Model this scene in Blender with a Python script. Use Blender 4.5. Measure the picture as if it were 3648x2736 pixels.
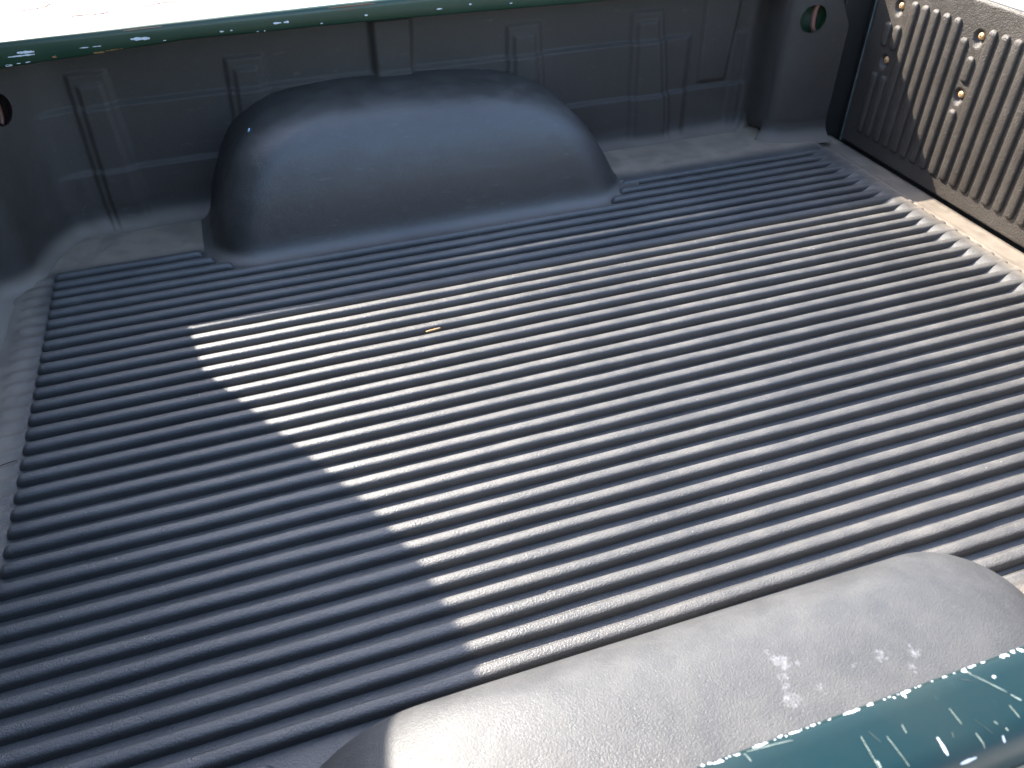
import bpy, bmesh, math, random
from mathutils import Vector, noise

for o in list(bpy.data.objects):
    bpy.data.objects.remove(o)
S = bpy.context.scene
C = S.collection
random.seed(7)

# ------------------------------------------------------------------ camera
cam_d = bpy.data.cameras.new('camera')
cam = bpy.data.objects.new('camera', cam_d)
C.objects.link(cam)
cam.location = (0.4403, -1.61644, 0.85424)
cam.rotation_euler = (math.radians(50.2532), math.radians(0.46575), math.radians(-18.8658))
cam_d.sensor_width = 36.0
cam_d.lens = 28.019
cam_d.clip_start = 0.02
cam_d.clip_end = 400
cam_d.dof.use_dof = True
cam_d.dof.focus_distance = 1.2
cam_d.dof.aperture_fstop = 11
S.camera = cam

# ------------------------------------------------------------------ sky, sun, exposure
SUN_DX, SUN_DY = 0.60, 0.965
LIGHT = Vector((SUN_DX, -SUN_DY, -1.0)).normalized()      # direction the sunlight travels
TO_SUN = -LIGHT
W = bpy.data.worlds.new('World')
S.world = W
W.use_nodes = True
wn = W.node_tree
sky = wn.nodes.new('ShaderNodeTexSky')
sky.sky_type = 'NISHITA'
sky.sun_disc = False
sky.dust_density = 1.5
sky.ozone_density = 1.0
sky.sun_elevation = math.asin(TO_SUN.z)
sky.sun_rotation = math.atan2(TO_SUN.x, TO_SUN.y)
bgn = wn.nodes['Background']
wn.links.new(sky.outputs[0], bgn.inputs[0])
bgn.inputs[1].default_value = 0.13
sd = bpy.data.lights.new('sun', 'SUN')
sd.energy = 3.9
sd.angle = math.radians(0.53)
sd.color = (1.0, 0.94, 0.85)
sun = bpy.data.objects.new('sun', sd)
C.objects.link(sun)
sun.rotation_euler = LIGHT.to_track_quat('-Z', 'Y').to_euler()
sun.location = TO_SUN * 20
S.view_settings.view_transform = 'Standard'
S.view_settings.look = 'None'
S.view_settings.gamma = 1
S.view_settings.use_curve_mapping = False
S.view_settings.exposure = 2.48
S.cycles.max_bounces = 6
S.cycles.diffuse_bounces = 4
S.cycles.glossy_bounces = 3

# ------------------------------------------------------------------ materials
class NT:
    """small wrapper for building node trees"""
    def __init__(s, name):
        s.m = bpy.data.materials.new(name)
        s.m.use_nodes = True
        s.t = s.m.node_tree
        s.b = s.t.nodes['Principled BSDF']
        s._co = None
    def n(s, t, **kw):
        nd = s.t.nodes.new(t)
        for k, v in kw.items():
            setattr(nd, k, v)
        return nd
    def l(s, a, b):
        s.t.links.new(a, b)
    def inp(s, nd, i, v):
        if hasattr(v, 'links') or hasattr(v, 'is_output'):
            s.l(v, nd.inputs[i])
        else:
            nd.inputs[i].default_value = v
    @property
    def co(s):
        if s._co is None:
            g = s.n('ShaderNodeNewGeometry')
            s._geo = g
            s._co = g.outputs['Position']
        return s._co
    def map(s, scale=(1, 1, 1), loc=(0, 0, 0), rot=(0, 0, 0)):
        m = s.n('ShaderNodeMapping')
        s.l(s.co, m.inputs[0])
        m.inputs['Scale'].default_value = scale
        m.inputs['Location'].default_value = loc
        m.inputs['Rotation'].default_value = rot
        return m.outputs[0]
    def noise(s, scale, detail=4, rough=.55, vec=None, dist=0):
        nd = s.n('ShaderNodeTexNoise')
        s.l(vec if vec is not None else s.co, nd.inputs['Vector'])
        nd.inputs['Scale'].default_value = scale
        nd.inputs['Detail'].default_value = detail
        nd.inputs['Roughness'].default_value = rough
        nd.inputs['Distortion'].default_value = dist
        return nd.outputs['Fac']
    def ramp(s, v, a, b, lo=0.0, hi=1.0):
        nd = s.n('ShaderNodeMapRange')
        nd.interpolation_type = 'SMOOTHSTEP'
        s.l(v, nd.inputs[0])
        nd.inputs[1].default_value = a
        nd.inputs[2].default_value = b
        nd.inputs[3].default_value = lo
        nd.inputs[4].default_value = hi
        return nd.outputs[0]
    def math(s, op, a, b=0.0, c=None):
        nd = s.n('ShaderNodeMath', operation=op)
        s.inp(nd, 0, a)
        s.inp(nd, 1, b)
        if c is not None:
            s.inp(nd, 2, c)
        return nd.outputs[0]
    def mix(s, f, a, b):
        nd = s.n('ShaderNodeMix', data_type='RGBA')
        s.inp(nd, 0, f)
        for i, v in ((6, a), (7, b)):
            if isinstance(v, tuple):
                nd.inputs[i].default_value = v if len(v) == 4 else (*v, 1)
            else:
                s.l(v, nd.inputs[i])
        return nd.outputs[2]
    def bump(s, h, dist, strength=1.0, prev=None):
        nd = s.n('ShaderNodeBump')
        s.l(h, nd.inputs['Height'])
        nd.inputs['Distance'].default_value = dist
        nd.inputs['Strength'].default_value = strength
        if prev is not None:
            s.l(prev, nd.inputs['Normal'])
        return nd.outputs[0]
    def dist_to(s, p):
        nd = s.n('ShaderNodeVectorMath', operation='DISTANCE')
        if not hasattr(s, '_flat'):
            s._flat = s.map((1, 1, 0))
        s.l(s._flat, nd.inputs[0])
        nd.inputs[1].default_value = p
        return nd.outputs['Value']
    def set(s, **kw):
        for k, v in kw.items():
            i = s.b.inputs[k.replace('_', ' ')]
            if isinstance(v, tuple):
                i.default_value = v if len(v) == 4 else (*v, 1)
            elif hasattr(v, 'is_output'):
                s.l(v, i)
            else:
                i.default_value = v
        return s.m


def liner_mat(name, base=(.052, .049, .047), dusty=(.20, .183, .160), dust_amt=1.0, rough=.47,
              stains=None, grain=.00040, gscale=430, spec=.5, scuff=.4, corners=False, low=.0, wall=0.0, wtop=.026):
    t = NT(name)
    big = t.noise(3.2, 3, .6)
    mid = t.noise(23, 3, .65)
    fine = t.noise(300, 2, .6)
    scr = t.noise(1.0, 2, .7, vec=t.map((22, 260, 60), rot=(0, 0, .12)))
    sepn = t.n('ShaderNodeSeparateXYZ')
    t.co
    t.l(t._geo.outputs['Normal'], sepn.inputs[0])
    up = t.ramp(sepn.outputs[2], .2, .95, .35, 1)
    d = t.math('MULTIPLY', t.ramp(big, .30, .72, low, 1), t.ramp(mid, .25, .75, .35 + low * .5, 1))
    d = t.math('MULTIPLY', t.math('MULTIPLY', d, up), dust_amt)
    d = t.math('ADD', d, t.ramp(fine, .56, .78, 0, .35 * dust_amt))
    d = t.math('MINIMUM', t.math('ADD', d, t.ramp(scr, .64, .76, 0, scuff)), 1.0)
    col = t.mix(d, base, dusty)
    if corners:                                   # dirt gathered on the flats round the ribbed field
        sp = t.n('ShaderNodeSeparateXYZ')
        t.l(t.co, sp.inputs[0])
        ay = t.math('ABSOLUTE', t.math('SUBTRACT', sp.outputs[1], -.6125))
        cm = t.math('MAXIMUM', t.ramp(ay, .612, .66), t.ramp(sp.outputs[0], .01, -.03, 0, .55))
        cm = t.math('MAXIMUM', cm, t.ramp(sp.outputs[0], 1.81, 1.86, 0, .5))
        cm = t.math('MULTIPLY', cm, t.ramp(mid, .25, .7, .6, 1))
        col = t.mix(t.math('MULTIPLY', cm, .9), col, (.34, .265, .19))
    if wall:                                      # the same dirt washed into the foot of the walls
        sp = t.n('ShaderNodeSeparateXYZ')
        t.l(t.co, sp.inputs[0])
        cm = t.math('MULTIPLY', t.ramp(sp.outputs[2], wtop, -.008), t.ramp(big, .25, .7, .5, 1))
        col = t.mix(t.math('MULTIPLY', cm, wall), col, (.25, .205, .16))
    if stains:
        acc = None
        for (x, y, z, r, a) in stains:
            g = t.ramp(t.dist_to((x, y, 0)), r * 1.15, r * .15, 0, a)
            acc = g if acc is None else t.math('MAXIMUM', acc, g)
        brk = fine
        brk2 = t.noise(120, 2, .6)
        m = t.math('ADD', t.math('MULTIPLY', brk, .6), t.math('MULTIPLY', brk2, .4))
        m = t.math('ADD', m, acc)
        m = t.math('MULTIPLY', t.ramp(m, .80, 1.10), t.math('MINIMUM', t.math('MULTIPLY', acc, 3), 1.0))
        col = t.mix(t.math('MULTIPLY', m, .24), col, (.42, .42, .45))
    # leather-like moulded grain
    nb = t.bump(t.noise(gscale, 2, .75), grain * 2.4, 1.0)
    nb = t.bump(t.noise(46, 1, .5), .0012, .5, nb)
    rg = t.math('ADD', t.ramp(mid, .3, .7, rough - .05, rough + .07), t.math('MULTIPLY', d, .08))
    return t.set(Base_Color=col, Roughness=rg, Normal=nb, IOR=1.5, Specular_IOR_Level=spec)


M = {}
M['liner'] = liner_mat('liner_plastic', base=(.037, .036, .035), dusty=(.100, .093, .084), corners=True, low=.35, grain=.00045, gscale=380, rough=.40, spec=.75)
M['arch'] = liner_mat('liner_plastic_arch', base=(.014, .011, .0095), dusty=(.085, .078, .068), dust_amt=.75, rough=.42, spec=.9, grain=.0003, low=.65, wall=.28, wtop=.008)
M['arch_near'] = liner_mat('liner_plastic_near_arch', base=(.034, .034, .034), dusty=(.082, .080, .077), dust_amt=1.0, rough=.42, scuff=.12, low=.60, grain=.00030, gscale=560, stains=[
    (.766, -1.330, .268, .012, .40), (.770, -1.341, .27, .015, .50), (.763, -1.354, .27, .011, .42),
    (.759, -1.362, .27, .011, .42), (.758, -1.374, .27, .015, .45), (.783, -1.346, .27, .009, .36),
    (.786, -1.372, .27, .010, .38), (.826, -1.363, .27, .009, .36), (.854, -1.362, .268, .013, .44),
    (.887, -1.367, .266, .014, .42), (.873, -1.379, .267, .011, .40), (.70, -1.33, .268, .008, .3)])
M['wall'] = liner_mat('liner_plastic_wall', base=(.038, .032, .027), dusty=(.095, .080, .066), dust_amt=.7, rough=.55, spec=.34, wall=.85)
M['gate'] = liner_mat('tailgate_plastic', base=(.036, .030, .0245), dusty=(.098, .083, .067), dust_amt=.9, rough=.42, grain=.0008, gscale=300, spec=.38)


def paint(name, base, rust=True, coat=.6, spec=.5):
    t = NT(name)
    big = t.noise(9, 4, .6)
    sp = t.noise(1.0, 5, .7, vec=t.map((34, 130, 130)))
    chips = t.noise(210, 3, .7)
    col = t.mix(t.ramp(big, .3, .7, 0, .5), base, (base[0] * 1.5 + .006, base[1] * 1.15, base[2] * .9))
    if rust:
        col = t.mix(t.ramp(sp, .70, .76, 0, .8), col, (.22, .105, .045))
        col = t.mix(t.ramp(chips, .76, .79, 0, .7), col, (.45, .46, .45))
    scr = t.noise(1.0, 3, .6, vec=t.map((900, 60, 60), rot=(0, 0, .1)))
    col = t.mix(t.ramp(scr, .70, .76, 0, .15), col, (.30, .36, .36))
    return t.set(Base_Color=col, Roughness=t.ramp(big, .3, .7, .38, .52), Metallic=0.0,
                 Coat_Weight=coat, Coat_Roughness=.15, Specular_IOR_Level=spec, Normal=t.bump(t.noise(160, 2), .0002, .4))


M['green'] = paint('green_paint', (.010, .036, .020), coat=.15)
M['sky_tinted'] = paint('green_paint_sky_tint', (.0035, .018, .021), rust=False, coat=.0, spec=.28)  # same green paint, with the blue sky reflection put into its base colour
M['tan'] = NT('tan_paint').set(Base_Color=(.28, .22, .12), Roughness=.45, Coat_Weight=.3)
M['dark_metal'] = NT('dark_pillar_paint').set(Base_Color=(.012, .013, .012), Roughness=.55)
t = NT('edge_metal')
M['edge_metal'] = t.set(Base_Color=t.mix(t.ramp(t.noise(60), .3, .7), (.07, .078, .074), (.12, .13, .12)), Roughness=.5)
t = NT('bare_primer')
M['chip'] = t.set(Base_Color=t.mix(t.ramp(t.noise(300), .3, .7), (.46, .50, .56), (.62, .64, .68)), Roughness=.6)
M['scratch'] = NT('scratched_primer').set(Base_Color=(.30, .34, .30), Roughness=.6)
t = NT('rust')
rn = t.noise(160, 5, .7)
M['rust'] = t.set(Base_Color=t.mix(t.ramp(rn, .3, .7), (.16, .055, .02), (.45, .23, .09)), Roughness=.75,
                  Normal=t.bump(rn, .001, .6))
t = NT('rusted_bolt')
rn = t.noise(320, 4, .7)
M['bolt'] = t.set(Base_Color=t.mix(t.ramp(rn, .3, .7), (.34, .15, .05), (.75, .50, .26)), Roughness=.5, Metallic=.35,
                  Normal=t.bump(rn, .0006, .6))
M['socket'] = NT('bolt_socket').set(Base_Color=(.05, .025, .012), Roughness=.8)
M['hook'] = NT('hook_paint').set(Base_Color=(.17, .075, .055), Roughness=.5)
M['rust_dull'] = NT('dull_rust').set(Base_Color=(.10, .062, .034), Roughness=.7)
M['rust_dark'] = NT('rust_dark').set(Base_Color=(.085, .030, .018), Roughness=.5)
M['pocket_rust'] = NT('pocket_rust').set(Base_Color=(.022, .012, .009), Roughness=.6)
M['pocket'] = NT('pocket_paint').set(Base_Color=(.022, .05, .022), Roughness=.45)
t = NT('gate_cap')
M['cap'] = t.set(Base_Color=(.72, .72, .76), Roughness=.35)
M['glass'] = NT('glass').set(Base_Color=(.01, .012, .012), Roughness=.05)
M['rubber'] = NT('rubber').set(Base_Color=(.02, .02, .02), Roughness=.8)
M['rim'] = NT('wheel_rim').set(Base_Color=(.45, .45, .46), Roughness=.35, Metallic=.8)
t = NT('straw')
M['straw'] = t.set(Base_Color=t.mix(t.ramp(t.noise(150), .35, .65), (.42, .22, .08), (.48, .38, .22)), Roughness=.8)
M['flake'] = NT('paint_flake').set(Base_Color=(.42, .66, .82), Roughness=.5)
M['speck'] = NT('dust_speck').set(Base_Color=(.75, .75, .72), Roughness=.6)
M['thread'] = NT('black_thread').set(Base_Color=(.01, .01, .012), Roughness=.7)
M['fibre'] = NT('pale_fibre').set(Base_Color=(.62, .58, .50), Roughness=.6)
M['twig'] = NT('dry_twig').set(Base_Color=(.16, .05, .02), Roughness=.9)
# concrete
t = NT('concrete')
cn = t.noise(1.6, 6, .6)
cf = t.noise(40, 5, .6)
col = t.mix(t.ramp(cn, .3, .7), (.56, .53, .48), (.66, .64, .60))
col = t.mix(t.ramp(cf, .60, .8, 0, .4), col, (.42, .38, .32))
M['concrete'] = t.set(Base_Color=col, Roughness=.85, Normal=t.bump(cf, .004, .5))

# ------------------------------------------------------------------ helpers
def obj(name, verts, faces, mat, parent=None, smooth=True):
    me = bpy.data.meshes.new(name)
    me.from_pydata([tuple(v) for v in verts], [], faces)
    me.materials.append(M[mat])
    if smooth:
        for p in me.polygons:
            p.use_smooth = True
    me.update()
    o = bpy.data.objects.new(name, me)
    C.objects.link(o)
    if parent is not None:
        o.parent = parent
    return o


def bm_obj(name, bm, mat, parent=None, smooth=False):
    bmesh.ops.recalc_face_normals(bm, faces=bm.faces)
    me = bpy.data.meshes.new(name)
    bm.to_mesh(me)
    bm.free()
    me.materials.append(M[mat])
    if smooth:
        for p in me.polygons:
            p.use_smooth = True
    o = bpy.data.objects.new(name, me)
    C.objects.link(o)
    if parent is not None:
        o.parent = parent
    return o


def grid(nu, nv, f, close_u=False):
    vs = [f(i, j) for i in range(nu) for j in range(nv)]
    fs = []
    for i in range(nu if close_u else nu - 1):
        i2 = (i + 1) % nu
        for j in range(nv - 1):
            fs.append((i * nv + j, i * nv + j + 1, i2 * nv + j + 1, i2 * nv + j))
    return vs, fs


def thing(name, label, cat, group=None):
    o = bpy.data.objects.new(name, None)
    o.empty_display_size = .1
    C.objects.link(o)
    o['label'] = label
    o['category'] = cat
    if group:
        o['group'] = group
    return o


def tag(o, label, cat, group=None, kind=None):
    o['label'] = label
    o['category'] = cat
    if group:
        o['group'] = group
    if kind:
        o['kind'] = kind


def ss(a, b, x):
    if a == b:
        return 1.0 if x >= b else 0.0
    t = min(1.0, max(0.0, (x - a) / (b - a)))
    return t * t * (3 - 2 * t)


def lerp(a, b, t):
    return a + (b - a) * t


def interp(x, xs, ys):
    if x <= xs[0]:
        return ys[0]
    for i in range(1, len(xs)):
        if x <= xs[i]:
            return lerp(ys[i - 1], ys[i], (x - xs[i - 1]) / (xs[i] - xs[i - 1]))
    return ys[-1]


def nz(x, y=0.0, z=0.0):
    return noise.noise(Vector((x, y, z)))


PITCH = .035
H = .0140            # rib height: crests at z = 0, valleys at z = -H
YC = -.6125          # centre line of the bed
GZ = -.75            # ground below the bed floor

# ------------------------------------------------------------------ ground
ground = obj('ground', [(-60, -60, GZ), (60, -60, GZ), (60, 60, GZ), (-60, 60, GZ)], [(0, 1, 2, 3)], 'concrete')
ground['kind'] = 'structure'

# ------------------------------------------------------------------ the truck
truck = thing('pickup_truck', 'dark green pickup truck with chipped bed rails and open cargo bed', 'pickup truck')


def box_bm(bm, x0, x1, y0, y1, z0, z1, bev=0.0, seg=2):
    r = bmesh.ops.create_cube(bm, size=1)
    for v in r['verts']:
        v.co = Vector((lerp(x0, x1, v.co.x + .5), lerp(y0, y1, v.co.y + .5), lerp(z0, z1, v.co.z + .5)))
    if bev:
        es = list({e for v in r['verts'] for e in v.link_edges})
        bmesh.ops.bevel(bm, geom=es, offset=bev, segments=seg, affect='EDGES', profile=.5)


# cab: closed body just ahead of the bed, its silhouette throws the shadow on the left of the floor
XCAB = -.13
def sil(X, Y):                                   # silhouette point that throws floor point (X, Y)
    z = (X - XCAB) / SUN_DX
    return (Y + SUN_DY * z - YC, z)
half = [(.362 - YC, GZ + .22), (.364 - YC, .30), sil(.256, -.275), sil(.2595, -.300), sil(.278, -.431), sil(.382, -.628), sil(.489, -.829), sil(.535, -.955),
        sil(.557, -1.079), sil(.561, -1.20), (-.25 - YC, 1.156), (-.45 - YC, 1.160)]
prof = half + [(-a, b) for a, b in reversed(half)]
xs_cab = [(-.13, 1.0), (-.9, 1.0), (-1.25, .985)]
vs, fs = [], []
for k, (x, s) in enumerate(xs_cab):
    for a, b in prof:
        bb = b if b < .66 or k < 2 else lerp(.66, b, .9)
        vs.append((x, YC + a * s, bb))
n = len(prof)
for k in range(len(xs_cab) - 1):
    for i in range(n):
        j = (i + 1) % n
        fs.append((k * n + i, k * n + j, (k + 1) * n + j, (k + 1) * n + i))
fs.append(tuple(range(n)))
fs.append(tuple(reversed(range((len(xs_cab) - 1) * n, len(xs_cab) * n))))
cab = obj('cab', vs, fs, 'green', truck, smooth=False)
bm = bmesh.new()
box_bm(bm, -.128, -.122, YC - .62, YC + .62, .70, 1.03, .002)
bm_obj('rear_window', bm, 'glass', cab)
# bonnet block and wheels so that the truck stands on the ground
bm = bmesh.new()
box_bm(bm, -2.6, -1.252, YC - .95, YC + .95, GZ + .25, .62, .08, 4)
bm_obj('bonnet', bm, 'green', truck)
for wx in (-1.95, .79):
    for sy in (-1, 1):
        prof_t = [(.19, -.10), (.30, -.105), (.335, -.085), (.345, -.05), (.345, .05), (.335, .085), (.30, .105), (.19, .10)]
        cx, cy, cz = wx, YC + sy * .83, GZ + .345
        vs, fs = grid(40, len(prof_t), lambda i, j: (cx + prof_t[j][0] * math.cos(i / 40 * math.tau), cy + prof_t[j][1],
                                                     cz + prof_t[j][0] * math.sin(i / 40 * math.tau)), True)
        w = obj('wheel', vs, fs, 'rubber', truck)
        prof_r = [(.02, .05), (.12, .06), (.15, .02), (.19, .09), (.192, -.09)]
        vs, fs = grid(40, len(prof_r), lambda i, j: (cx + prof_r[j][0] * math.cos(i / 40 * math.tau), cy + sy * prof_r[j][1],
                                                     cz + prof_r[j][0] * math.sin(i / 40 * math.tau)), True)
        obj('rim', vs, fs, 'rim', w)
# metal bed floor under the liner
bm = bmesh.new()
box_bm(bm, -.125, 1.99, YC - .86, YC + .86, -.14, -.050, .004)
bm_obj('bed_floor', bm, 'dark_metal', truck)

# far rail (thin lip curling over the liner)
def far_lip(x):
    return interp(x, [-.1, .03, .36, .72, 1.26, 2.0], [.366, .369, .3865, .3855, .3775, .374]) + .0010 * nz(x * 9)
def far_top(x):
    return interp(x, [-.1, .03, .38, .77, 2.0], [.414, .416, .4205, .4245, .4245]) + .0005 * nz(x * 7, 3)
NX = 140
def far_rail_pt(i, j):
    x = -.125 + (1.955 + .125) * i / (NX - 1)
    b, tp = far_lip(x), far_top(x)
    p = [(.150, b + .004), (.120, b - .0005), (.1105, b + .0002), (.1075, b + .004), (.1060, lerp(b, tp, .4)), (.1060, tp - .0110),
         (.1070, tp - .0060), (.1095, tp - .0022), (.1135, tp - .0004), (.118, tp - .0006), (.124, tp - .004), (.132, tp - .012), (.150, tp - .04)]
    return (x, p[j][0], p[j][1])
vs, fs = grid(NX, 13, far_rail_pt)
far_rail = obj('side_rail', vs, fs, 'green', truck)
far_rail['label'] = 'shaded dark green bed rail with white paint chips'
# near rail
def near_rail_prof(x):
    w = .0006 * nz(x * 11, 5)
    return [(-1.4560, .366), (-1.4530, .3645), (-1.4510, .3655), (-1.4500, .371), (-1.4505, .390 + w), (-1.4515, .3965 + w), (-1.4535, .4005 + w),
            (-1.457, .4025 + w), (-1.465, .4030), (-1.476, .4032), (-1.487, .4030), (-1.4950, .4020), (-1.4985, .3990),
            (-1.5020, .3935), (-1.5040, .386), (-1.5046, .378), (-1.5046, .366)]
def near_rail_z(y):
    p = near_rail_prof(.7)[6:14]
    ys = [-a for a, b in p]
    return interp(-y, ys, [b for a, b in p])
vs, fs = grid(NX, 17, lambda i, j: ((lambda x: (x, *near_rail_prof(x)[j]))(-.125 + 2.08 * i / (NX - 1))))
near_rail = obj('side_rail', vs, fs, 'sky_tinted', truck)
near_rail['label'] = 'sunlit sky-tinted green bed rail with scratches and chipped edge'
# outer bedsides
def bedside(sgn, pts, mat):
    vs, fs = grid(40, len(pts), lambda i, j: (-.125 + 2.10 * i / 39, pts[j][0], pts[j][1]))
    return obj('bed_side', vs, fs, mat, truck)
bedside(1, [(.149, .380), (.20, .372), (.30, .355), (.345, .335), (.365, .29), (.371, .20), (.372, -.05), (.36, -.35), (.34, -.45)], 'green')
bedside(-1, [(-1.5052, .372), (-1.512, .3695), (-1.530, .366), (-1.556, .350), (-1.575, .31), (-1.588, .22), (-1.595, -.05), (-1.58, -.35), (-1.56, -.45)], 'tan')

# marks on the rails: bare chips and scratches lying on the paint
def mark(rail, name, pts_fn, p0, p1, w, seed, mat='chip', ragged=.35):
    """thin raised ribbon from p0 to p1 (2-D surface coordinates), blunt ragged outline"""
    rnd = random.Random(seed)
    a, b = Vector(p0), Vector(p1)
    d = b - a
    if d.length < 1e-5:
        d = Vector((1e-4, 0))
    nrm = Vector((-d.y, d.x)).normalized()
    k = max(5, min(12, int(d.length / .002)))
    up, dn = [], []
    for i in range(k):
        t_ = i / (k - 1)
        ww = w * (math.sin(math.pi * (.10 + .80 * t_)) ** .6) * (1 + ragged * (rnd.random() * 2 - 1))
        c = a + d * t_
        up.append(c + nrm * ww * .5)
        dn.append(c - nrm * ww * .5 * (1 + ragged * (rnd.random() - .5)))
    ring = up + dn[::-1]
    vs = [pts_fn(q.x, q.y, .00035) for q in ring] + [pts_fn(q.x, q.y, -.0004) for q in ring]
    m = len(ring)
    fs = [tuple(range(m))] + [(i, i + m, (i + 1) % m + m, (i + 1) % m) for i in range(m)]
    return obj(name, vs, fs, mat, rail, smooth=False)

def on_far(x, z, off):
    b, tp = far_lip(x), far_top(x)
    y = interp(z, [b, b + .004, lerp(b, tp, .4), tp - .011, tp - .006], [.1105, .1075, .1060, .1060, .107])
    return (x, y - off, z)
def on_near(x, y, off):
    return (x, y, near_rail_z(y) + off)

far_marks = [((.050, .3890), (.095, .3895), .0022), ((.067, .3948), (.096, .3942), .0042), ((.173, .392), (.188, .392), .0016),
             ((.195, .392), (.210, .392), .0016), ((.264, .3985), (.298, .3970), .0052), ((.426, .396), (.434, .3955), .0026),
             ((.446, .396), (.450, .396), .0026), ((.529, .4010), (.544, .4012), .0042), ((.549, .4013), (.559, .4013), .0040),
             ((.4945, .3885), (.4985, .3885), .0026), ((.5085, .3885), (.5115, .3885), .0026), ((.040, .374), (.052, .374), .004),
             ((.060, .376), (.066, .376), .002), ((.075, .3765), (.083, .377), .002), ((.32, .390), (.326, .390), .0015),
             ((.71, .399), (.716, .399), .0028), ((.86, .397), (.872, .397), .0030), ((.93, .400), (.936, .400), .0025),
             ((1.02, .394), (1.026, .394), .002), ((.62, .392), (.625, .392), .002)]
for i, (a, b, w) in enumerate(far_marks):
    mark(far_rail, 'paint_chip', on_far, a, b, w, i)
for i, (a, b, w) in enumerate([((.193, .3805), (.212, .3800), .0035), ((.122, .381), (.129, .381), .004), ((.215, .3815), (.245, .383), .0018), ((.255, .4135), (.325, .4150), .0016), ((.64, .4180), (.735, .4190), .0034), ((.66, .4120), (.70, .4125), .0016), ((.80, .4190), (.87, .4190), .0020)]):
    mark(far_rail, 'rust_spot', on_far, a, b, w, 50 + i, 'bolt' if i == 0 else 'rust_dull' if i > 2 else 'rust')
near_marks = [  # x0,y0,x1,y1,width,kind
    (.786, -1.4535, .787, -1.456, .0030, 'c'), (.7868, -1.4555, .788, -1.459, .0012, 's'), (.788, -1.459, .799, -1.475, .0010, 's'),
    (.800, -1.477, .801, -1.479, .0010, 's'), (.801, -1.479, .803, -1.482, .0016, 's'), (.7985, -1.4645, .8005, -1.4645, .0024, 'c'),
    (.740, -1.484, .739, -1.494, .0019, 'c'), (.778, -1.487, .779, -1.489, .0009, 's'), (.782, -1.492, .782, -1.494, .0009, 's'),
    (.777, -1.495, .777, -1.498, .0016, 'c'), (.699, -1.484, .698, -1.488, .0010, 's'), (.713, -1.474, .714, -1.492, .0004, 's'),
    (.763, -1.489, .763, -1.497, .0005, 's'), (.759, -1.472, .759, -1.482, .0003, 's'), (.794, -1.482, .794, -1.490, .0003, 's'),
    (.726, -1.471, .725, -1.476, .0004, 's'), (.7395, -1.4545, .7465, -1.4545, .0020, 'c'), (.740, -1.454, .740, -1.458, .0018, 'c'),
    (.815, -1.454, .817, -1.4555, .0026, 'c'), (.819, -1.4535, .820, -1.456, .0024, 'c'), (.825, -1.453, .825, -1.4555, .0020, 'c'),
    (.830, -1.453, .831, -1.457, .0030, 'c'), (.791, -1.4535, .794, -1.4540, .0016, 'c'), (.734, -1.4545, .734, -1.456, .0012, 'c'),
    (.773, -1.4535, .774, -1.4545, .0010, 'c'), (.719, -1.453, .719, -1.455, .0014, 'c'), (.633, -1.4545, .661, -1.458, .0009, 's'),
    (.662, -1.4535, .669, -1.4540, .0016, 'c'), (.612, -1.4545, .618, -1.4550, .0018, 'c'), (.699, -1.4540, .710, -1.4545, .0016, 'c'),
    (.640, -1.4535, .643, -1.4540, .0022, 'c'), (.655, -1.4530, .658, -1.4530, .0014, 'c'), (.699, -1.469, .697, -1.488, .0004, 's'),
    (.631, -1.455, .632, -1.461, .0008, 's'), (.605, -1.453, .607, -1.4535, .0014, 'c'), (.626, -1.4545, .629, -1.4545, .0014, 'c'),
    (.716, -1.4540, .720, -1.4535, .0014, 'c'), (.698, -1.483, .6985, -1.488, .0007, 's'), (.745, -1.4992, .756, -1.4992, .0014, 'c')]
for i, (x0, y0, x1, y1, w, k) in enumerate(near_marks):
    mark(near_rail, 'paint_chip' if k == 'c' else 'scratch', on_near, (x0, y0), (x1, y1), w * (.75 if k == 'c' else .36), 100 + i, 'chip' if k == 'c' else 'scratch')
for i in range(70):   # ragged row of tiny chips along the inner edge
    x = random.uniform(.57, .90); L_ = random.choice([.0006, .0009, .0014, .0022])
    mark(near_rail, 'paint_chip', on_near, (x, -1.4532 - random.uniform(0, .0008)), (x + L_, -1.4534 - random.uniform(0, .0012)), random.uniform(.0004, .0011), 300 + i)
for i in range(8):   # fainter hairline scratches over the rest of the rail
    x = random.uniform(.58, .86); y = random.uniform(-1.492, -1.456)
    mark(near_rail, 'scratch', on_near, (x, y), (x + random.uniform(-.004, .006), y - random.uniform(.002, .010)), random.uniform(.0001, .0002), 200 + i, 'edge_metal')

# rear pillars of the bed
for sy in (1, -1):
    bm = bmesh.new()
    Y = lambda d: YC + sy * (d - YC)
    y0, y1 = sorted((Y(.0865), Y(.30)))
    box_bm(bm, 1.872, 1.99, y0, y1, -.12, .395, .004)
    bm_obj('rear_pillar', bm, 'dark_metal', truck)

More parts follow.
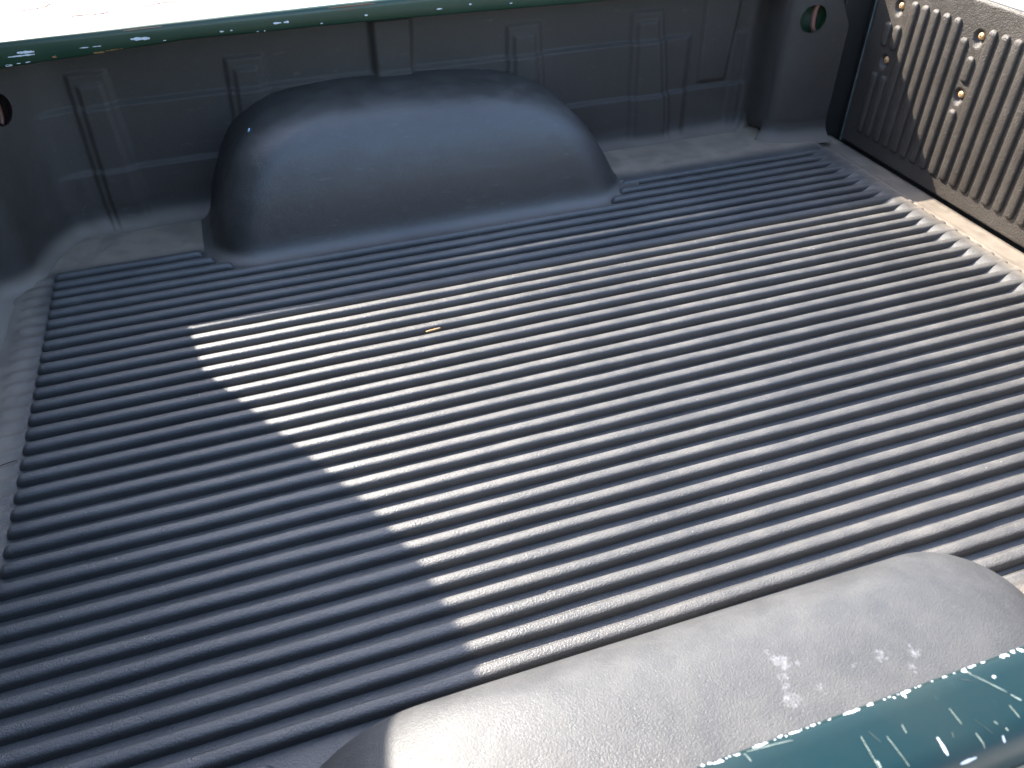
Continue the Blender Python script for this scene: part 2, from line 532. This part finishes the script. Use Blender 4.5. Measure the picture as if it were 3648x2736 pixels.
# ------------------------------------------------------------------ tailgate
def cup(y, z):
    """depth of the scooped recess round each bolt"""
    d = 0.0
    for cy, cz in BOLTS:
        dy = (y - cy) / .0165
        dzz = z - (cz - .001)
        dzn = dzz / (.0150 if dzz > 0 else .024)
        r = math.sqrt(dy * dy + dzn * dzn)
        if r < 1:
            d = max(d, .0090 * (1 - ss(.52, 1.0, r)))
    return d
BOLTS = [(-.0245 - .247 * k, z) for k in range(6) for z in (.337, .2145)]
GX = 1.9345
gate_vs = []
gy0, gy1 = .047, 2 * YC - .047
bm = bmesh.new()
box_bm(bm, GX + .0118, 1.985, gy1 - .037, gy0 + .037, -.045, .4045, .008, 3)
gate = bm_obj('tailgate', bm, 'dark_metal', truck, True)
NYg, NZg = 440, 132
def gate_pt(i, j):
    y = lerp(gy0, gy1, i / (NYg - 1)); z = lerp(-.0125, .405, j / (NZg - 1))
    x = GX + cup(y, z) - .0035 * ss(.0, .020, z) * (1 - ss(.020, .030, z)) * 0
    x += .006 * ss(.399, .405, z) + .003 * (1 - ss(-.0125, -.009, z))
    x += .0006 * nz(y * 5, z * 5) + .0004 * nz(y * 17, z * 9, 4)
    return (x, y, z)
vs, fs = grid(NYg, NZg, gate_pt)
panel = obj('liner_panel', vs, fs, 'gate', gate)

def cap_bar(name, axis_pts, half_w, hgt, frame, mat, parent, taper0=.012, taper1=.012, nsec=11, wob=0, seed=0, sq=.75):
    """half-round moulded bar: axis_pts = list of distances along, frame(a, s, h) -> xyz"""
    L0, L1 = axis_pts[0], axis_pts[-1]
    vs = []
    for a in axis_pts:
        e0 = min(1, (a - L0) / taper0) if taper0 else 1
        e1 = min(1, (L1 - a) / taper1) if taper1 else 1
        f0 = math.sqrt(max(0, 1 - (1 - e0) ** 2)); f1 = math.sqrt(max(0, 1 - (1 - e1) ** 2))
        f = f0 * f1
        wv = wob * nz(a * 6, seed * 3.1)
        for k in range(nsec):
            th = math.pi * k / (nsec - 1)
            c = math.cos(th); s_ = math.sin(th)
            cs = math.copysign(abs(c) ** sq, c)
            vs.append(frame(a, cs * half_w * (.25 + .75 * f) + wv, hgt * (s_ ** sq) * f - .0006))
    ns = len(axis_pts)
    fs = [(i * nsec + j, i * nsec + j + 1, (i + 1) * nsec + j + 1, (i + 1) * nsec + j) for i in range(ns - 1) for j in range(nsec - 1)]
    return obj(name, vs, fs, mat, parent)

def axis(a0, a1, taper, step):
    pts = [a0 + taper * t_ for t_ in (0, .05, .15, .3, .5, .75, 1)]
    m = max(1, int((a1 - a0 - 2 * taper) / step))
    pts += [a0 + taper + (a1 - a0 - 2 * taper) * k / m for k in range(1, m)]
    pts += [a1 - taper * t_ for t_ in (1, .75, .5, .3, .15, .05, 0)]
    return pts

for i in range(-2, 35):
    y = -.073 - .0331 * i
    if y < gy1 + .02:
        break
    spans = [(.027, .358)]
    for k in range(6):
        cy = -.0245 - .247 * k
        dy = abs(y - cy)
        if dy < .010:
            spans = [(.027, .182), (.240, .296)]
        elif dy < .022:
            spans = [(.027, .182), (.242, .298)]
        elif dy < .036 and y > cy:
            spans = [(.027, .326)]
    for z0, z1 in spans:
        cap_bar('rib', axis(z0, z1, .010, .03), .0108, .0076, lambda a, s, h, y=y: (GX - h, y + s, a), 'gate', gate, .010, .010, wob=.0004, seed=i, sq=.60)
# bolts in their recesses
for k, (by, bz) in enumerate(BOLTS):
    pr = [(.0, .0062), (.0032, .0060), (.0062, .0050), (.0080, .0028), (.0085, .0), (.0085, -.004)]
    nn = 18
    vs, fs = grid(nn, len(pr), lambda i, j: (GX + .0082 - pr[j][1], by + pr[j][0] * math.cos(i / nn * math.tau), bz + pr[j][0] * math.sin(i / nn * math.tau)), True)
    bt = obj('bolt', vs, fs, 'bolt', gate)
    ps = [(.0, .0064), (.0014, .0064), (.0020, .0059)]
    vs, fs = grid(10, 3, lambda i, j: (GX + .0081 - ps[j][1], by + ps[j][0] * math.cos(i / 10 * math.tau), bz + ps[j][0] * math.sin(i / 10 * math.tau)), True)
    obj('bolt_socket', vs, fs, 'socket', gate)
# pale cap rolled over the top of the tailgate, grey metal edge beside the liner panel
tp = [(GX + .008, .402), (GX + .0035, .4055), (GX + .004, .411), (GX + .009, .415), (GX + .018, .4165), (GX + .04, .4165), (GX + .052, .413), (GX + .053, .40)]
vs, fs = grid(60, len(tp), lambda i, j: (tp[j][0], lerp(gy0 + .034, gy1 - .034, i / 59), tp[j][1]))
obj('top_cap', vs, fs, 'cap', gate)
for y in (gy0 + .012, gy1 - .016):
    bm = bmesh.new()
    box_bm(bm, GX + .004, GX + .013, y, y + .004, -.02, .40, .001)
    bm_obj('edge_strip', bm, 'edge_metal', gate)

# ------------------------------------------------------------------ bed liner
liner = thing('bed_liner', 'black ribbed plastic bed liner covering the floor, walls and wheel arches', 'bed liner')

def floor_z(x, y):
    ym = YC + abs(y - YC)                      # mirror to the far half
    top = -.0006
    r = ss(1.772, 1.822, x)
    z = lerp(-H, top, r)
    if ym > -.012:                             # side flat: low at the front of the bed, level with the crests at the back
        z = lerp(z, lerp(-H, top, ss(.5, 1.15, x)), ss(-.012, -.002, ym))
    if x > 1.836:                              # rear strip drops to the tailgate
        z -= .0145 * ss(1.838, 1.858, x)
        z += .0015 * math.exp(-((x - 1.871) / .004) ** 2)
    if x < 0 and ym < .02:                     # low continuation of the ribs on the front flat
        f = ss(-.056, -.040, x)
        z += f * .0030 * (.5 + .5 * math.cos(math.tau * (y) / PITCH)) ** 1.5
    z += .0008 * nz(x * 2.2, y * 2.2) * (1 if x > 0 else .5)
    return z

fx = [-.10 + .004 * k for k in range(25)] + [.004 + .044 * k for k in range(41)] + [1.77 + .0037 * k for k in range(41)]
fx = [x for x in fx if x < 1.918] + [1.918, 1.9265, 1.9270]
NYf = 430
fy0, fy1 = .205, 2 * YC - .215
def floor_pt(i, j):
    x = fx[i]; y = lerp(fy0, fy1, j / (NYf - 1))
    z = floor_z(min(x, 1.918), y)
    if i == len(fx) - 1:
        z -= .012
    return (x, y, z)
vs, fs = grid(len(fx), NYf, floor_pt)
floor = obj('floor', vs, [tuple(reversed(f)) for f in fs], 'liner', liner)

def rib_frame(y0):
    def fr(a, s, h):
        z = -H + h + .0006 * nz(a * 9, y0 * 40) + .0004 * nz(a * 31, y0 * 40)
        z += .0008 * nz(a * 2.2, y0 * 2.2)
        return (a, y0 + s, z)
    return fr
RIBX1 = 1.845
for k in range(1, 37):
    y = -(k - 1) * PITCH
    m = k if k <= 18 else 37 - k
    gaps = {1: (.292, 1.262), 2: (.314, 1.240), 3: (.350, 1.205)}
    spans = [(0.0, RIBX1)]
    if m in gaps:
        g0, g1 = gaps[m]
        if k > 18:
            g0, g1 = g0 - .03, g1 - .09
        spans = [(0.0, g0), (g1, RIBX1)]
    for a0, a1 in spans:
        last = a1 == RIBX1
        ax = axis(a0, a1, .013, .022)
        if last:                                # no taper at the back: the floor rises to meet the crest
            ax = [a for a in ax if a < a1 - .02] + [a1]
        cap_bar('rib', ax, .0103, H + .0006, rib_frame(y - .0068), 'liner', floor, .013, 0 if last else .013, nsec=17, wob=.0016, seed=k, sq=.64)

# ---- side walls (far one in view) with pilasters, ledges, corner and tie-down holes
def plan_path():
    P = [(1.890, .076), (1.86, .080), (1.80, .086), (1.755, .094), (1.733, .108), (1.720, .140), (1.711, .190), (1.695, .210), (1.66, .212),
         (1.2, .212), (.8, .212), (.4, .212), (.14, .212), (.09, .209), (.05, .192), (.014, .152), (-.016, .10), (-.028, .055), (-.034, .012), (-.055, -.014), (-.095, -.030), (-.118, -.050), (-.118, -.12)]
    for _ in range(2):
        Q = [P[0]]
        for a, b in zip(P, P[1:]):
            Q += [(lerp(a[0], b[0], .25), lerp(a[1], b[1], .25)), (lerp(a[0], b[0], .75), lerp(a[1], b[1], .75))]
        Q.append(P[-1])
        P = Q
    out = [Vector(P[0])]
    step = .0042
    carry = 0.0
    for a, b in zip(P, P[1:]):
        a, b = Vector(a), Vector(b)
        L = (b - a).length
        d = step - carry
        while d <= L:
            out.append(a + (b - a) * (d / L))
            d += step
        carry = L - (d - step)
    return out
PP = plan_path()
def smooth_path(P, it):
    for _ in range(it):
        P = [P[0]] + [(P[i - 1] + P[i] * 2 + P[i + 1]) / 4 for i in range(1, len(P) - 1)] + [P[-1]]
    return P
def normals(P):
    out = []
    for i in range(len(P)):
        t_ = (P[min(i + 1, len(P) - 1)] - P[max(i - 1, 0)]).normalized()
        out.append(Vector((-t_.y, t_.x)))       # path runs towards -x: inward is -y
    return out
NN = normals(smooth_path(PP, 12))
PB = smooth_path(PP, 120)
NB = normals(PB)
for L_ in (NN, NB):
    for v_ in L_:
        if v_.dot(Vector((.6, -1))) < 0:
            v_.negate()
RF = .055
WTOP = .360
zrow = [('f', th) for th in (0, .12, .25, .4, .55, .7, .85, 1.0)]
zs = [RF - H + (WTOP - RF + H) * k / 92 for k in range(1, 93)]

def edge(x, a, b, w):
    return ss(a - w, a, x) * (1 - ss(b, b + w, x))
FAR_SIDE = [True]
def proud(x, z):
    p = 0.0
    x = .44 + (x - .44) / 1.026
    z = z + .0125
    back = 1 - ss(1.662, 1.672, x)
    fr = ss(.035, .085, x)
    p += .0085 * (1 - ss(.2585, .267, z)) * fr * (1 - ss(1.49, 1.51, x))             # upper ledge
    p += .0085 * (1 - ss(.1255, .134, z)) * fr * back                                # lower ledge
    t_ = max(0, min(1, (.33 - z) / .29))
    for (tl, tr, bl, br, zt) in ((.124, .192, .112, .196, .329), (.425, .495, .405, .500, .327), (1.035, 1.108, 1.03, 1.125, .332), (1.341, 1.417, 1.349, 1.460, .330)):
        xl, xr = lerp(tl, bl, t_), lerp(tr, br, t_)
        p += .0066 * edge(x, xl, xr, .0055) * (1 - ss(zt - .005, zt + .005, z))
        p += .0062 * edge(x, xl + .016, xr - .016, .0055) * (1 - ss(zt - .027, zt - .017, z))
    # deep pocket box under the rail in the middle
    if FAR_SIDE[0]:
        p += .017 * edge(x, .735, lerp(.800, .806, ss(.26, .36, z)), .016) * ss(.243, .256, z)
    # tapering pilaster towards the back
    p += .008 * edge(x, lerp(1.535, 1.545, t_), lerp(1.622, 1.60, t_), .010) * ss(.136, .150, z)
    p += .003 * edge(x, 1.628, 1.656, .005) * (1 - ss(.252, .260, z))
    return p

HOLES = [(1.788, .294, .032), (-.003, .292, .030)]
def wall_point(i, j):
    P, n_ = PP[i], NN[i]
    if j < len(zrow):
        th = zrow[j][1] * math.pi / 2
        k1 = 1 - math.sin(th)
        top = P + n_ * proud(P.x, RF)
        B = PB[i] + NB[i] * (RF if P.x > .09 else lerp(.022, RF, max(ss(.03, .09, P.x), ss(-.01, -.06, P.y))))
        q = top + (B - top) * k1
        z = RF * (1 - math.cos(th)) - H
        fz = floor_z(min(1.83, max(q.x, 0.0)), .08)
        z = lerp(z + (fz + H) * 1.0, z, ss(0, 1, zrow[j][1])) - .0008 * (1 - zrow[j][1])
        return Vector((q.x, q.y, z))
    jj = j - len(zrow)
    if jj >= len(zs):                            # top flange turned outwards under the rail
        e = (jj - len(zs) + 1) * .02
        q = P - n_ * e
        return Vector((q.x, q.y, WTOP + .0006))
    z = zs[jj]
    q = P + n_ * (proud(P.x, z) + .0012 * nz(P.x * 3, z * 4))
    return Vector((min(q.x, 1.889 - .5 * max(0.0, z - .272)), q.y, z))

NSH = .012           # the near wall stands a little further out under its rail
NVw = len(zrow) + len(zs) + 2
def build_wall(sgn):
    FAR_SIDE[0] = sgn > 0
    pts = [[wall_point(i, j) for j in range(NVw)] for i in range(len(PP))]
    cut = set()
    rims = []
    for hx, hz, hr in HOLES:
        ic = min(range(len(PP)), key=lambda i: abs(PP[i].x - hx) + (1 if PP[i].y < .02 else 0))
        hits = {}
        for i in range(len(PP)):
            for j in range(len(zrow), NVw - 2):
                du = (i - ic) * .0042; dv = pts[i][j].z - hz
                r = math.hypot(du, dv)
                if r < hr + .0022:
                    hits[(i, j)] = (du, dv, r)
        inner = {k for k, v in hits.items() if v[2] < hr - .0022}
        for k, (du, dv, r) in hits.items():
            if k not in inner and r > 1e-6:
                s_ = hr / r
                i, j = k
                fi = ic + du * s_ / .0042
                i0 = max(0, min(len(PP) - 2, int(math.floor(fi)))); f = fi - i0
                a = PP[i0].lerp(PP[i0 + 1], f) + NN[i0] * proud(PP[i0].x, hz)
                pts[i][j] = Vector((a.x, a.y, hz + dv * s_))
        cut |= inner
        rims.append((ic, hz, hr))
    vs = []
    for row in pts:
        for p in row:
            vs.append((p.x, p.y if sgn > 0 else 2 * YC - NSH - p.y, p.z))
    fs = []
    for i in range(len(PP) - 1):
        for j in range(NVw - 1):
            q = [(i, j), (i, j + 1), (i + 1, j + 1), (i + 1, j)]
            if any(k in cut for k in q):
                continue
            fs.append(tuple(a * NVw + b for a, b in q))
    o = obj('side_wall', vs, fs, 'wall', liner)
    # sheet-metal pocket and rusty tie-down loop behind each hole
    for (ic, hz, hr) in rims:
        c = PP[ic] + NN[ic] * proud(PP[ic].x, hz)
        n_ = NN[ic]; t_ = Vector((-n_.y, n_.x))
        Yf = (lambda y: y) if sgn > 0 else (lambda y: 2 * YC - NSH - y)
        prof_p = [(hr + .0005, -.001), (hr + .0005, .004), (hr + .010, .012), (hr + .012, .045), (.0, .05)]
        nn = 32
        vs, fs = grid(nn, len(prof_p), lambda i, j: (c.x - n_.x * prof_p[j][1] + t_.x * prof_p[j][0] * math.cos(i / nn * math.tau),
                                                     Yf(c.y - n_.y * prof_p[j][1] + t_.y * prof_p[j][0] * math.cos(i / nn * math.tau)),
                                                     hz + prof_p[j][0] * math.sin(i / nn * math.tau)), True)
        rear = PP[ic].x > 1
        pk = obj('hole_pocket', vs, fs, 'pocket' if rear else 'pocket_rust', truck)
        R, r2 = .034, .0065
        off, bl = (.022, -1) if rear else (.006, 1)
        vs, fs = grid(26, 10, lambda i, j: (lambda a, b: (
            c.x - n_.x * (.020 + r2 * math.sin(b)) + t_.x * (off + (R * .35 + r2 * math.cos(b)) * math.cos(a) * bl),
            Yf(c.y - n_.y * (.020 + r2 * math.sin(b)) + t_.y * (off + (R * .35 + r2 * math.cos(b)) * math.cos(a) * bl)),
            hz + (R + r2 * math.cos(b)) * math.sin(a)))(-math.pi * .5 + math.pi * i / 25, j / 9 * math.tau))
        obj('tie_down_loop', vs, fs, 'hook' if rear else 'rust_dark', pk)
    return o
build_wall(1)
build_wall(-1)

# front wall of the liner between the corners, with shallow upright ribs
def front_pt(i, j):
    y = lerp(-.115, 2 * YC - NSH + .115, i / 299)
    if j < 7:
        th = j / 6 * math.pi / 2
        return (-.118 + RF * (1 - math.sin(th)), y, RF * (1 - math.cos(th)) - H - .001)
    z = lerp(RF - H, WTOP, (j - 6) / 40)
    c = .5 + .5 * math.cos(y / .05 * math.tau)
    return (-.118 + .008 * ss(.35, .65, c) * ss(RF - H, RF + .02, z) * (1 - ss(.31, .325, z)), y, z)
vs, fs = grid(300, 47, front_pt)
obj('front_wall', vs, fs, 'wall', liner)

# ---- wheel arches: rings of a rounded plan shrinking with height
ZT = [-H - .0018, -H - .0004, -H + .0024, -H + .0085, .005, .022, .06, .10, .14, .172, .196, .213, .226, .235, .241, .245, .248, .250]
IL = [-.046, -.030, -.017, -.007, .000, .006, .018, .036, .058, .080, .104, .128, .154, .186, .222, .262, .305, .350]     # front end
IR = [-.046, -.030, -.017, -.006, .004, .014, .034, .058, .086, .114, .142, .170, .198, .230, .264, .302, .345, .392]     # rear end
II = [-.046, -.030, -.018, -.009, -.003, .002, .009, .017, .028, .040, .053, .067, .083, .101, .122, .146, .174, .200]    # inner face
CR = [.120, .112, .104, .098, .094, .090, .088, .087, .086, .086, .087, .090, .094, .098, .102, .106, .110, .112]
X0, X1, YI, YW = .318, 1.262, -.055, .222
def fine(L):
    out = []
    for i in range(len(L) - 1):
        p0, p1, p2, p3 = L[max(0, i - 1)], L[i], L[i + 1], L[min(len(L) - 1, i + 2)]
        for k in range(3):
            t_ = k / 3
            out.append(.5 * (2 * p1 + (p2 - p0) * t_ + (2 * p0 - 5 * p1 + 4 * p2 - p3) * t_ ** 2 + (3 * p1 - p0 - 3 * p2 + p3) * t_ ** 3))
    return out + [L[-1]]
fZ, fL, fR, fI, fC = map(fine, (ZT, IL, IR, II, CR))
def ring(k):
    xl, xr, yi, r = X0 - (.022 if YSH[0] else 0) + fL[k], X1 - (.064 if YSH[0] else 0) - fR[k], YI + YSH[0] + fI[k], fC[k]
    r = min(r, (xr - xl) / 2 - .004)
    r = min(r, YW - yi - .002) if YW - yi > .01 else .008
    pts = []
    for a in range(9):
        pts.append((xl, lerp(YW, yi + r, a / 8)))
    for a in range(1, 15):
        th = math.pi + a / 14 * math.pi / 2
        pts.append((xl + r + r * math.cos(th), yi + r + r * math.sin(th)))
    for a in range(1, 50):
        pts.append((lerp(xl + r, xr - r, a / 50), yi))
    for a in range(0, 14):
        th = 1.5 * math.pi + a / 14 * math.pi / 2
        pts.append((xr - r + r * math.cos(th), yi + r + r * math.sin(th)))
    for a in range(9):
        pts.append((xr, lerp(yi + r, YW, a / 8)))
    return pts
YSH = [0.0]
def build_arch(sgn, mat):
    YSH[0] = 0.0 if sgn > 0 else .030
    nk = len(fZ)
    global YW
    YW = .222 if sgn > 0 else .230
    R_ = [ring(k) for k in range(nk)]
    zk = list(fZ)
    lastr = R_[-1]; xm = sum(p[0] for p in lastr) / len(lastr)
    for s_ in (.75, .5, .25, .02):                      # close the crown towards its middle
        R_.append([(xm + (x - xm) * s_, y + (YW - y) * (1 - s_) * .6) for x, y in lastr]); zk.append(fZ[-1])
    nk = len(R_)
    nr = len(R_[0])
    vs = []
    for k in range(nk):
        for (x, y) in R_[k]:
            z = zk[k] + .0016 * nz(x * 4, y * 4, zk[k] * 4) * ss(.02, .1, zk[k])
            z -= .014 * ss(.60, 1.1, x) * ss(.12, .24, zk[k])              # crown falls slightly to the rear
            if k < 12:
                z += (floor_z(min(max(x, .02), 1.5), .08) + H) * (1 - k / 12) * ss(-.07, .0, y) * ss(.8, 1.0, x)
            vs.append((x, y if sgn > 0 else 2 * YC - y, z))
    fs = [(k * nr + i, k * nr + i + 1, (k + 1) * nr + i + 1, (k + 1) * nr + i) for k in range(nk - 1) for i in range(nr - 1)]
    return obj('wheel_arch', vs, fs, mat, liner)
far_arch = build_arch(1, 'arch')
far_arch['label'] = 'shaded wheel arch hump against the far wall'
build_arch(-1, 'arch_near')['label'] = 'sunlit wheel arch hump with white stains beside the near rail'

# ------------------------------------------------------------------ loose bits lying in the bed
def tube(name, pts, r, mat, sides=6, parent=None):
    pts = [Vector(p) for p in pts]
    vs = []
    for i, p in enumerate(pts):
        t_ = (pts[min(i + 1, len(pts) - 1)] - pts[max(i - 1, 0)]).normalized()
        a = t_.orthogonal().normalized(); b = t_.cross(a)
        rr = r if not isinstance(r, list) else r[i]
        for k in range(sides):
            th = k / sides * math.tau
            vs.append(p + a * rr * math.cos(th) + b * rr * math.sin(th))
    fs = [(i * sides + k, i * sides + (k + 1) % sides, (i + 1) * sides + (k + 1) % sides, (i + 1) * sides + k) for i in range(len(pts) - 1) for k in range(sides)]
    fs += [tuple(reversed(range(sides))), tuple(range((len(pts) - 1) * sides, len(pts) * sides))]
    return obj(name, vs, fs, mat, parent)

o = tube('straw_fragment', [(.666, -.4500, .0004), (.674, -.4497, .0010), (.6805, -.4494, .0008), (.6815, -.4493, .0013), (.689, -.4487, .0011), (.6935, -.4483, .0014)],
         [.0015, .0018, .0016, .0019, .0016, .0010], 'straw', 6)
tag(o, 'short orange straw fragment lying on a sunlit floor rib', 'straw')
o = tube('thread', [(-.045, -.562, -.0095), (-.030, -.558, -.0085), (-.015, -.5545, -.0085), (-.004, -.552, -.0095)], .0007, 'thread', 5)
tag(o, 'thin dark thread at the left end of the ribs', 'thread')
pts = [(.676 + .0055 * math.cos(a), -1.055 + .0045 * math.sin(a), .0016 + .0016 * math.sin(a * 1.5)) for a in [x * .30 for x in range(-3, 10)]]
o = tube('lint_fibre', pts, .00012, 'fibre', 4)
tag(o, 'tiny pale curled lint fibre on a rib near the sunlit wheel arch', 'lint')

def flake(x, y, z, lx, ly, rz, label, mat='flake'):
    bm = bmesh.new()
    r = bmesh.ops.create_cube(bm, size=1)
    rnd = random.Random(int(x * 1e4))
    for v in r['verts']:
        c, s_ = math.cos(rz), math.sin(rz)
        a, b = v.co.x * lx * rnd.uniform(.7, 1.1), v.co.y * ly * rnd.uniform(.7, 1.1)
        v.co = Vector((x + a * c - b * s_, y + a * s_ + b * c, z + v.co.z * .0012))
    o = bm_obj('paint_flake', bm, mat)
    tag(o, label, 'paint flake', 'paint flakes in the bed')
flake(.507, -.1515, -.002, .0055, .004, .5, 'pale blue paint flake in the groove in front of the shaded wheel arch')
flake(.492, -.1485, -.004, .004, .003, .1, 'smaller pale flake just left of the blue flake in the groove')
flake(.378, -.120, -.006, .004, .003, .3, 'white flake at the front foot of the shaded wheel arch')
hit, hp, hn, hi_ = far_arch.ray_cast(Vector((.437, .075, .5)), Vector((0, 0, -1)))
o = tube('paint_flake', [hp + hn * .001, hp + hn * .001 + Vector((.0025, .001, .003)), hp + hn * .001 + Vector((.004, .002, .006))], [.0014, .0020, .0012], 'flake', 5)
tag(o, 'pale blue paint flake stuck on the shaded wheel arch near its front end', 'paint flake', 'paint flakes in the bed')

# fine dust specks: nobody could count them
vs, fs = [], []
def speck(p, s):
    b = len(vs)
    for dx, dy, dz in ((1, 0, 0), (-.5, .87, 0), (-.5, -.87, 0), (0, 0, 1)):
        vs.append((p[0] + dx * s * random.uniform(.6, 1.2), p[1] + dy * s * random.uniform(.5, 1.1), p[2] + dz * s * .8))
    fs.extend([(b, b + 1, b + 3), (b + 1, b + 2, b + 3), (b + 2, b, b + 3)])
for _ in range(620):
    k = random.randint(4, 33)
    x = random.uniform(.0, 1.78)
    if k > 20 and random.random() < .4:
        x = random.uniform(-.05, .6)
    s_ = random.uniform(-.005, .005)
    y = -(k - 1) * PITCH - .0068 + s_
    z = -H + H * (max(0, 1 - (abs(s_) / .0103) ** 3.1)) ** .32 + .0008 * nz(x * 2.2, y * 2.2)
    speck((x, y, z - .0002), random.choice([.0004, .0005, .0006, .0009]))
o = obj('dust_specks', vs, fs, 'speck', smooth=False)
tag(o, 'scattered pale dust specks on the floor ribs', 'dust', kind='stuff')

# dry twigs on the sunlit concrete beyond the far rail
for i, (x, y, L, a) in enumerate([(-.95, 5.45, .35, .5), (-.35, 5.55, .5, .35), (.05, 5.75, .28, 2.2), (.55, 5.80, .55, .1), (-.1, 5.25, .22, .8), (.9, 5.3, .25, .3), (-.6, 5.15, .3, .2)]):
    pts = []
    px, py, aa = x, y, a
    for k in range(9):
        pts.append((px, py, GZ + .004 + .003 * (k % 2)))
        aa += random.uniform(-.5, .5)
        px += L / 8 * math.cos(aa); py += L / 8 * math.sin(aa)
    o = tube('dry_twig', pts, .0046, 'twig', 5)
    tag(o, ['thin brown twig on the bright ground at the far left corner', 'longer brown twig on the bright ground beyond the chipped rail', 'short kinked twig near the top edge of the bright ground',
            'long straight twig at the right of the bright ground', 'small twig close behind the rail on bright ground', 'faint small twig where the bright ground narrows',
            'slim twig just above the rail on bright ground'][i], 'twig', 'twigs on the ground')

S.render.resolution_x = 1024
S.render.resolution_y = 768
